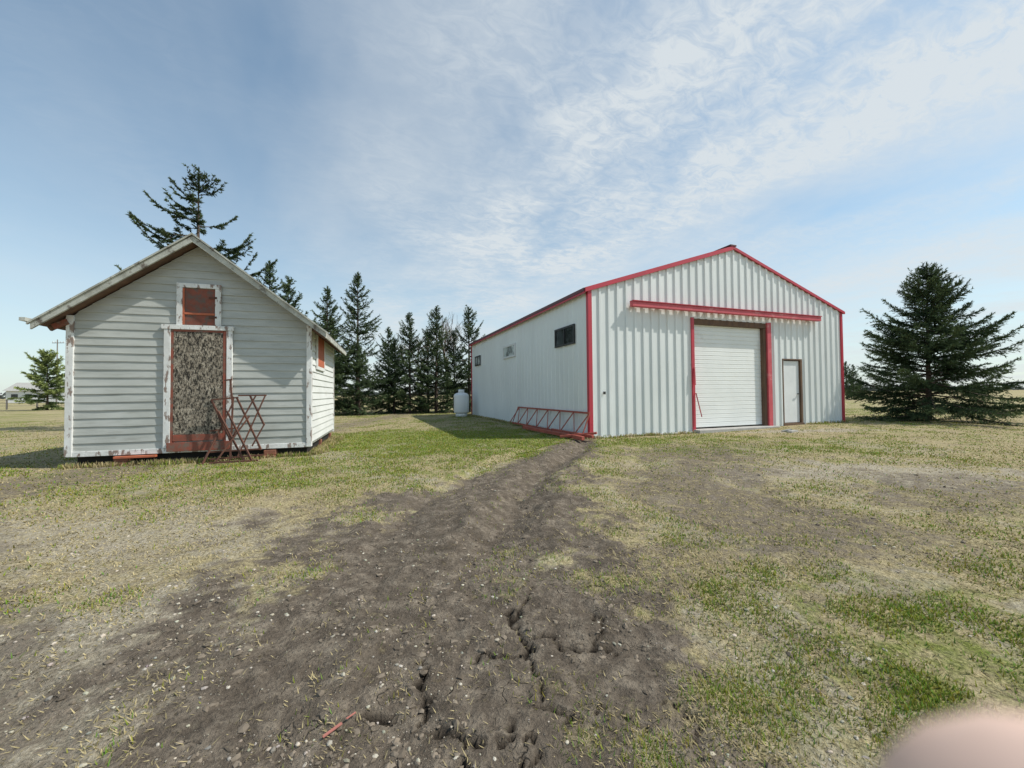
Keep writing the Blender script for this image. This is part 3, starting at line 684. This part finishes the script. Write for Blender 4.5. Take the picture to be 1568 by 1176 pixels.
# ------------------------------------------------------------------ spruces
def spruce_mesh(name, h, R, seed, gap=0.2, nb=7, z0=0.25, pw=0.85, tw=0.075, nd=0.04, up=0.5, irr=0.25, skirt=0.6, nl=0.075, nw=0.013, bright=1.0, lmax=99, curl=0.22, twl=0.30, nmin=4, tint=(1, 1, 1)):
    r_ = np.random.default_rng(seed)
    TV = []; TC = []; SV = []; SF = []; so = 0
    def stick(p, q, r0, r1):
        nonlocal so
        d = q - p; L = np.linalg.norm(d) + 1e-9; d = d / L
        s = np.cross(d, [0.3, 0.2, 0.9]); s /= np.linalg.norm(s) + 1e-9; t_ = np.cross(s, d)
        ring = [s, -0.5 * s + 0.87 * t_, -0.5 * s - 0.87 * t_]
        SV.extend([p + v * r0 for v in ring]); SV.extend([q + v * r1 for v in ring])
        for i in range(3):
            j = (i + 1) % 3; SF.append((so + i, so + j, so + 3 + j, so + 3 + i))
        so += 6
    zz = z0
    npart = 8
    lean = r_.normal(0, 0.01, 2)
    for i in range(npart):
        a_ = h * i / npart; b_ = h * (i + 1) / npart
        rr = lambda q: 0.018 * h * (1 - q / h) + 0.008
        stick(np.array([lean[0] * a_, lean[1] * a_, a_ - (0.2 if i == 0 else 0)]), np.array([lean[0] * b_, lean[1] * b_, b_]), rr(a_), rr(b_))
    tnt = np.array(tint)
    def needles(P, D, shade, ln, wd):
        m = len(P)
        rv = r_.normal(0, 1, (m, 3)); rv /= np.linalg.norm(rv, axis=1)[:, None]
        dirn = D * 0.9 + rv * 0.75; dirn /= np.linalg.norm(dirn, axis=1)[:, None]
        side = np.cross(dirn, r_.normal(0, 1, (m, 3))); side /= np.linalg.norm(side, axis=1)[:, None] + 1e-9
        l = ln * r_.uniform(0.7, 1.3, m)[:, None]
        A = P - side * wd; B = P + side * wd; Cc = P + dirn * l
        TV.append(np.stack([A, B, Cc], 1).reshape(-1, 3))
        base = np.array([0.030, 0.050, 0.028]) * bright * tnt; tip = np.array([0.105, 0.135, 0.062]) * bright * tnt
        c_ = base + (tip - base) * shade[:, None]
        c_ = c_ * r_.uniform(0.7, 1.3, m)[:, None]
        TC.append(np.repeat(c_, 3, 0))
    m = int(h * 12)
    zl = r_.uniform(0.9 * h, h + 0.1, m * 2); needles(np.stack([lean[0] * zl, lean[1] * zl, zl], 1), np.tile([0, 0, 1.0], (m * 2, 1)), np.full(m * 2, 0.5), nl, nw)
    lobes = r_.uniform(0.7, 1.15, 9)
    while zz < h - 0.12:
        f = 1 - zz / h
        for b in range(max(nmin, int(r_.normal(nb, 1)))):
            az = r_.uniform(0, 2 * np.pi)
            sec = lobes[int(az / (2 * np.pi) * 9 + zz) % 9]
            L = R * f ** pw * (1 - 0.35 * math.exp(-(zz / (skirt + 1e-6)) ** 2)) * r_.uniform(1 - irr * 1.4, 1 + irr * 0.6) * (0.8 + 0.2 * sec) + 0.06
            if r_.random() < 0.08: L *= 1.22
            L = min(L, lmax * r_.uniform(.85, 1.1))
            el = up * (1 - f) * 1.5 + 0.22 * r_.normal() - 0.05
            el = max(min(el, 1.1), -0.3)
            droop = 0.30 * f + 0.05
            dxy = np.array([math.cos(az), math.sin(az)])
            K = 5
            sv = np.linspace(0, 1, K)
            def bp(s):
                s = np.asarray(s)
                zc = zz + r0z + L * (math.sin(el) * s - droop * s ** 2 + curl * s ** 3.0)
                rr_ = L * math.cos(el) * s
                return np.stack([lean[0] * zz + dxy[0] * rr_, lean[1] * zz + dxy[1] * rr_, zc], -1)
            r0z = r_.uniform(-gap / 2, gap / 2)
            pts = bp(sv)
            for i in range(K - 1):
                stick(pts[i], pts[i + 1], (0.006 + 0.009 * L) * (1 - sv[i]) + 0.003, (0.006 + 0.009 * L) * (1 - sv[i + 1]) + 0.003)
            nt_ = max(3, int(L / tw)) * 2
            s = r_.uniform(0.10, 1.0, nt_) ** 0.8
            p = bp(s); tan = bp(np.minimum(s + 0.03, 1.03)) - p; tan /= np.linalg.norm(tan, axis=1)[:, None] + 1e-9
            sd = np.where(r_.random(nt_) < 0.5, -1, 1)
            side = np.stack([-dxy[1] * sd, dxy[0] * sd, np.zeros(nt_)], 1)
            dr = tan * 0.75 + side * r_.uniform(0.3, 0.95, nt_)[:, None] + np.stack([np.zeros(nt_), np.zeros(nt_), r_.normal(-0.12, 0.22, nt_)], 1)
            dr /= np.linalg.norm(dr, axis=1)[:, None]
            tl = (0.10 + twl * L * (1 - s) ** 0.8) * r_.uniform(0.6, 1.2, nt_); tl = np.minimum(tl, 0.55)
            cnt = np.maximum(2, (tl / nd).astype(int)) * 2
            rep = np.repeat(np.arange(nt_), cnt)
            q = r_.random(len(rep))
            PP = p[rep] + dr[rep] * (tl[rep] * q)[:, None]
            PP[:, 2] -= 0.10 * (tl[rep] * q) * q
            bt_ = r_.uniform(-0.15, 0.25)
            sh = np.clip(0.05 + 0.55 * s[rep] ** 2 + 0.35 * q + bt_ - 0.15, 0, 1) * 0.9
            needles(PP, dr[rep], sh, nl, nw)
            m = max(4, int(L / 0.02)); s = r_.random(m); p = bp(s); tan = bp(s + 0.02) - p; tan /= np.linalg.norm(tan, axis=1)[:, None] + 1e-9
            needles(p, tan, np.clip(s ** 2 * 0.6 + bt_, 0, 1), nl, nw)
        zz += gap * (0.75 + 0.5 * r_.random()) * (0.6 + 0.6 * f)
    tv = np.concatenate(TV); tcx = np.concatenate(TC)
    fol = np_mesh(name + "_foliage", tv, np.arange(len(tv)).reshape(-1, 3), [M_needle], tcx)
    stk = np_mesh(name + "_wood", np.array(SV), np.array(SF), [M_bark])
    return fol, stk
def place_tree(name, meshes, loc, rot, sc=(1, 1, 1)):
    e = empty(name, loc, rot); e.scale = sc
    for nm, me_ in (("foliage", meshes[0]), ("trunk_and_branches", meshes[1])):
        link(bpy.data.objects.new(nm, me_), e)
    return e
big = spruce_mesh("big_spruce", 6.05, 3.3, 5, gap=0.19, nb=8, z0=0.12, pw=0.88, tw=0.068, nd=0.042, up=0.4, irr=0.32, skirt=0.35, nl=0.085, nw=0.014, bright=1.4, curl=0.3)
place_tree("spruce_tree", big, (16.1, 15.4, 0.05), 0.4)
sA = spruce_mesh("spruce_a", 9.0, 2.8, 12, gap=0.34, nb=6, z0=0.3, pw=0.85, irr=0.42, tw=0.11, nd=0.055, nl=0.11, nw=0.02, bright=1.5, curl=0.4)
sB = spruce_mesh("spruce_b", 7.0, 2.6, 21, gap=0.31, nb=6, z0=0.2, pw=0.8, irr=0.42, tw=0.11, nd=0.055, nl=0.11, nw=0.02, bright=1.6, curl=0.4)
sC = spruce_mesh("spruce_c", 7.2, 2.4, 33, gap=0.32, nb=6, z0=0.25, pw=0.75, irr=0.48, tw=0.11, nd=0.055, nl=0.11, nw=0.02, bright=1.45, curl=0.4)
sD = spruce_mesh("sparse_spruce", 10.7, 5.3, 46, gap=0.60, nb=4.6, nmin=3, z0=2.0, pw=0.82, irr=0.34, up=0.28, tw=0.10, nd=0.022, nl=0.095, nw=0.019, bright=1.1, lmax=2.8, curl=0.5, twl=0.17)
place_tree("spruce_tree", sD, (-12.9, 16.3, 0), 0.3)
for (msh, x_, y_, rz, s_) in ((sA, -15.2, 25, 1.0, 1.08), (sC, -15.8, 28, 2.0, 1.32), (sA, -11.4, 24.5, 4.0, 0.88), (sA, -10.1, 26, 0.0, 1.03), (sB, -8.8, 28.5, 1.4, 0.86),
                              (sB, -6.9, 27, 3.3, 0.96), (sC, -5.15, 27, 0.7, 0.99), (sC, -3.0, 28, 2.8, 1.02), (sB, -8.0, 27.0, 5.0, 0.72), (sC, -6.0, 28.5, 4.1, 0.80),
                              (sB, -4.1, 28.5, 2.1, 0.82), (sB, -12.5, 27.5, 1.1, 0.95), (sA, -13.6, 29, 3.1, 0.8), (sB, -9.6, 25.0, .4, 0.62)):
    place_tree("spruce_tree", msh, (x_, y_, -0.02), rz, (s_, s_, s_))
sP = spruce_mesh("pine", 5.8, 2.5, 55, gap=0.36, nb=6, z0=0.4, pw=0.6, irr=0.5, up=0.6, tw=0.13, nd=0.065, nl=0.2, nw=0.035, bright=3.2, tint=(1.15, 1.0, 0.75))
place_tree("pine_tree", sP, (-46.6, 40, 0), 0)
for (x_, y_, s_) in ((47.0, 56, 0.75), (44.6, 52, 0.65), (50.8, 58, 0.45)):
    place_tree("spruce_tree", sB, (x_, y_, 0), x_, (s_, s_, s_))

def bare_tree(name, loc, h, seed):
    r_ = np.random.default_rng(seed); segs = []
    def grow(p, d, L, r0, lev):
        q = p + d * L
        segs.append((tuple(p), tuple(q), r0 * 2, r0 * 2))
        if lev == 0: return
        for i in range(4 if lev > 1 else 5):
            dn = d + r_.normal(0, 0.38, 3); dn[2] += 0.15; dn /= np.linalg.norm(dn)
            grow(p + d * L * r_.uniform(0.55, 1.0), dn, L * r_.uniform(0.55, 0.8), r0 * 0.55, lev - 1)
    grow(np.zeros(3), np.array([0.03, 0, 1.0]), h * 0.36, 0.07, 4)
    e = empty(name, loc); beams("trunk_and_branches", e, M_twig, segs)
bare_tree("bare_tree", (-4.9, 30, 0), 9.2, 4)
bare_tree("bare_tree", (-7.3, 32, 0), 7.4, 8)

m = 26000
th = np.radians(rng.uniform(-70, 70, m)); dist = rng.uniform(330, 520, m)
hx = dist * np.tan(th); hy = dist
cl = fbm(hx * 0.02, hy * 0.004, 61, 4)
hgt = np.clip((cl - 0.38) * 26, 0.3, 7.5)
zc = hgt * rng.random(m)
sz = rng.uniform(0.6, 1.6, m)
A = np.stack([hx - sz, hy, zc], 1); B = np.stack([hx + sz, hy + rng.normal(0, 1, m), zc + rng.normal(0, .3, m)], 1); Cc = np.stack([hx + rng.normal(0, .5, m), hy, zc + sz * 1.3], 1)
V = np.stack([A, B, Cc], 1).reshape(-1, 3)
c = np.repeat(np.array([[0.14, 0.15, 0.14]]) * rng.uniform(0.6, 1.4, (m, 1)), 3, 0)
link(bpy.data.objects.new("distant_tree_line", np_mesh("distant_tree_line", V, np.arange(m * 3).reshape(-1, 3), [M_grass], c)))

fh = empty("distant_farmhouse", (-122, 96, 0), 0.3)
V = [(0, 0, 0), (11, 0, 0), (11, 0, 3), (0, 0, 3), (0, 7, 0), (11, 7, 0), (11, 7, 3), (0, 7, 3)]
py_obj("walls", V, BF, M_whitef, fh)
py_obj("roof", [(-.4, -.5, 2.9), (11.4, -.5, 2.9), (11.4, 3.5, 5), (-.4, 3.5, 5), (-.4, 7.5, 2.9), (11.4, 7.5, 2.9)], [(0, 1, 2, 3), (3, 2, 5, 4), (0, 3, 4), (1, 5, 2)], M_conc, fh)
for i in range(4): box("window_%d" % i, fh, M_glass, 1 + 2.6 * i, 2.2 + 2.6 * i, -0.06, -0.01, 1.0, 2.1, 0)
def pole(loc, h):
    e = empty("utility_pole", loc)
    lathe("post", e, M_pole, [(0.10, -0.2), (0.06, h)], n=10)
    beams("crossarms", e, M_pole, [((-0.9, 0.1, h - 0.5), (0.9, 0.1, h - 0.5), 0.07, 0.08)])
    beams("insulators", e, M_whitef, [((x_, 0.1, h - 0.44), (x_, 0.1, h - 0.25), 0.07, 0.07) for x_ in (-0.8, -0.4, 0.4, 0.8)])
pole((-68.6, 60, 0), 10.0)
fe = empty("field_fence")
sg = [((x_, 44 + 0.02 * x_, 0), (x_, 44 + 0.02 * x_, 1.1), 0.1, 0.1) for x_ in np.arange(-80, -47, 3.2)]
sg += [((-80, 42.4, z_), (-48, 43.04, z_), 0.03, 0.03) for z_ in (0.4, 0.7, 1.0)]
beams("posts_and_wire", fe, M_pole, sg)

# ------------------------------------------------------------------ photographer's hand
def hand():
    V = []; E = []; Rr = []
    def add(p, r, par=None):
        V.append((p[0], p[1], p[2] + CAMZ)); Rr.append(r)
        if par is not None: E.append((par, len(V) - 1))
        return len(V) - 1
    wr = add((0.115, -0.115, -0.150), 0.024)
    fa = add((0.15, -0.20, -0.22), 0.031, wr); fb = add((0.22, -0.36, -0.34), 0.040, fa)
    palm = add((0.105, -0.085, -0.135), 0.023, wr)
    tips = [((0.0262, 0.0220, -0.0255), (0.044, 0.0215, -0.041), (0.066, 0.008, -0.064), (0.082, -0.030, -0.088), 0.0122),
            ((0.038, 0.022, -0.062), (0.054, 0.021, -0.077), (0.073, 0.006, -0.094), (0.088, -0.034, -0.111), 0.0092),
            ((0.046, 0.018, -0.088), (0.060, 0.018, -0.102), (0.080, 0.002, -0.118), (0.093, -0.040, -0.132), 0.0086),
            ((0.060, 0.006, -0.112), (0.072, 0.004, -0.123), (0.088, -0.012, -0.138), (0.097, -0.046, -0.151), 0.0075)]
    for (tp_, dp, pp, mc, r) in tips:
        m_ = add(mc, min(r, 0.0098) * 1.4, palm); p_ = add(pp, min(r, 0.0098) * 1.1, m_); d_2 = add(dp, r * 1.0, p_)
        t2 = add(((tp_[0] + dp[0]) / 2, (tp_[1] + dp[1]) / 2, (tp_[2] + dp[2]) / 2), r * 1.05, d_2)
        add(tp_, r * 1.05, t2)
    t1 = add((0.078, -0.088, -0.115), 0.014, palm); t2 = add((0.060, -0.085, -0.090), 0.012, t1); t3 = add((0.045, -0.070, -0.068), 0.011, t2); add((0.034, -0.055, -0.055), 0.009, t3)
    me_ = bpy.data.meshes.new("hand"); me_.from_pydata(V, E, [])
    o = bpy.data.objects.new("hand", me_); link(o)
    md = o.modifiers.new("skin", 'SKIN'); md.use_smooth_shade = True
    for i, r in enumerate(Rr):
        me_.skin_vertices[0].data[i].radius = (r, r)
        me_.skin_vertices[0].data[i].use_root = (i == 0)
    sb = o.modifiers.new("sub", 'SUBSURF'); sb.levels = 2; sb.render_levels = 2
    m_, nt, b = newmat("skin")
    tc = N(nt, 'ShaderNodeTexCoord')
    f = noise(nt, tc.outputs['Object'], 60, 5)
    c_ = ramp(nt, f, [(0.35, (0.82, 0.54, 0.42, 1)), (0.65, (0.88, 0.62, 0.50, 1))]).outputs[0]
    nt.links.new(c_, b.inputs['Base Color']); b.inputs['Roughness'].default_value = 0.5
    me_.materials.append(m_)
hand()

# ------------------------------------------------------------------ world
SUN_EL = rad(50); sun_dir = Vector((1.0, -0.06, 0)).normalized()
w = bpy.data.worlds.new("World"); scene.world = w; w.use_nodes = True
nt = w.node_tree; bg = nt.nodes['Background']
sky = N(nt, 'ShaderNodeTexSky'); sky.sky_type = 'NISHITA'; sky.sun_disc = False
sky.sun_elevation = SUN_EL; sky.sun_rotation = math.atan2(sun_dir.x, sun_dir.y)
sky.air_density = 1.0; sky.dust_density = 0.6; sky.ozone_density = 1.0
tc = N(nt, 'ShaderNodeTexCoord'); sx = N(nt, 'ShaderNodeSeparateXYZ'); nt.links.new(tc.outputs['Generated'], sx.inputs[0])
zc = math_(nt, 'MAXIMUM', math_(nt, 'ADD', sx.outputs[2], 0.06), 0.06)
u = math_(nt, 'DIVIDE', sx.outputs[0], zc); v = math_(nt, 'DIVIDE', sx.outputs[1], zc)
wq = math_(nt, 'ADD', math_(nt, 'MULTIPLY', u, 0.905), math_(nt, 'MULTIPLY', v, 0.425))
dq = math_(nt, 'ADD', math_(nt, 'MULTIPLY', u, 0.425), math_(nt, 'MULTIPLY', v, -0.905))
cb = N(nt, 'ShaderNodeCombineXYZ'); nt.links.new(wq, cb.inputs[0]); nt.links.new(dq, cb.inputs[1])
def mp(vec, s):
    m_ = N(nt, 'ShaderNodeMapping'); m_.inputs['Scale'].default_value = s; nt.links.new(vec, m_.inputs[0]); return m_.outputs[0]
wisp = noise(nt, mp(cb.outputs[0], (1.0, 0.7, 1)), 1.7, 6, 0.58, 0.3)
rip = noise(nt, mp(cb.outputs[0], (5, 8, 1)), 2.0, 4, 0.68, 0.9)
veil = noise(nt, mp(cb.outputs[0], (0.9, 0.5, 1)), 0.9, 5, 0.55, 0.3)
band = ramp(nt, math_(nt, 'MULTIPLY', math_(nt, 'ADD', wq, 1.0), 0.2), [(0.0, g(0.05)), (0.22, g(0.15)), (0.31, g(0.65)), (0.38, g(1.0)), (0.50, g(1.0)), (0.58, g(0.35)), (0.75, g(0.45)), (1.0, g(0.6))]).outputs[0]
wv = ramp(nt, wisp, [(0.34, g(0)), (0.62, g(1))]).outputs[0]
rv = ramp(nt, rip, [(0.36, g(0.42)), (0.62, g(1))]).outputs[0]
d1 = math_(nt, 'MULTIPLY', band, math_(nt, 'MULTIPLY', wv, rv))
d2 = math_(nt, 'MULTIPLY', ramp(nt, veil, [(0.38, g(0)), (0.64, g(1))]).outputs[0], 0.5)
d2 = math_(nt, 'MULTIPLY', d2, ramp(nt, math_(nt, 'MULTIPLY', math_(nt, 'ADD', wq, 1.0), 0.2), [(0.05, g(0.4)), (0.3, g(1))]).outputs[0])
den = math_(nt, 'ADD', d1, d2, True)
hz = ramp(nt, sx.outputs[2], [(0.0, g(0.75)), (0.12, g(0.60)), (0.32, g(0.27)), (0.6, g(0.02))]).outputs[0]
den = math_(nt, 'ADD', den, math_(nt, 'MULTIPLY', hz, math_(nt, 'SUBTRACT', 1.0, den)), True)
den = math_(nt, 'MULTIPLY', den, 0.92)
skyc = mixc(nt, 1.0, sky.outputs[0], (0.88, 1.10, 1.06), 'MULTIPLY')
cloudc = (4.9, 5.25, 5.45, 1)
c = mixc(nt, den, skyc, cloudc)
nt.links.new(c, bg.inputs[0]); bg.inputs[1].default_value = 0.148

sd = bpy.data.lights.new("sun", 'SUN'); sd.energy = 4.5; sd.angle = rad(0.6); sd.color = (1.0, 0.955, 0.87)
so_ = bpy.data.objects.new("sun", sd); link(so_)
dv = Vector((sun_dir.x * math.cos(SUN_EL), sun_dir.y * math.cos(SUN_EL), math.sin(SUN_EL)))
so_.rotation_euler = dv.to_track_quat('Z', 'Y').to_euler()

# ------------------------------------------------------------------ camera
cd = bpy.data.cameras.new("camera"); cam = bpy.data.objects.new("camera", cd); link(cam)
cd.sensor_width = 36; cd.lens = 610 / 1568 * 36; cd.clip_start = 0.005; cd.clip_end = 6000
cam.matrix_world = Matrix.Translation((0, 0, CAMZ)) @ Matrix.Rotation(rad(91.3), 4, 'X') @ Matrix.Rotation(-0.009, 4, 'Z')
cd.dof.use_dof = True; cd.dof.focus_distance = 7.0; cd.dof.aperture_fstop = 7.0
scene.camera = cam
scene.view_settings.view_transform = 'Standard'; scene.view_settings.look = 'None'; scene.view_settings.exposure = 0
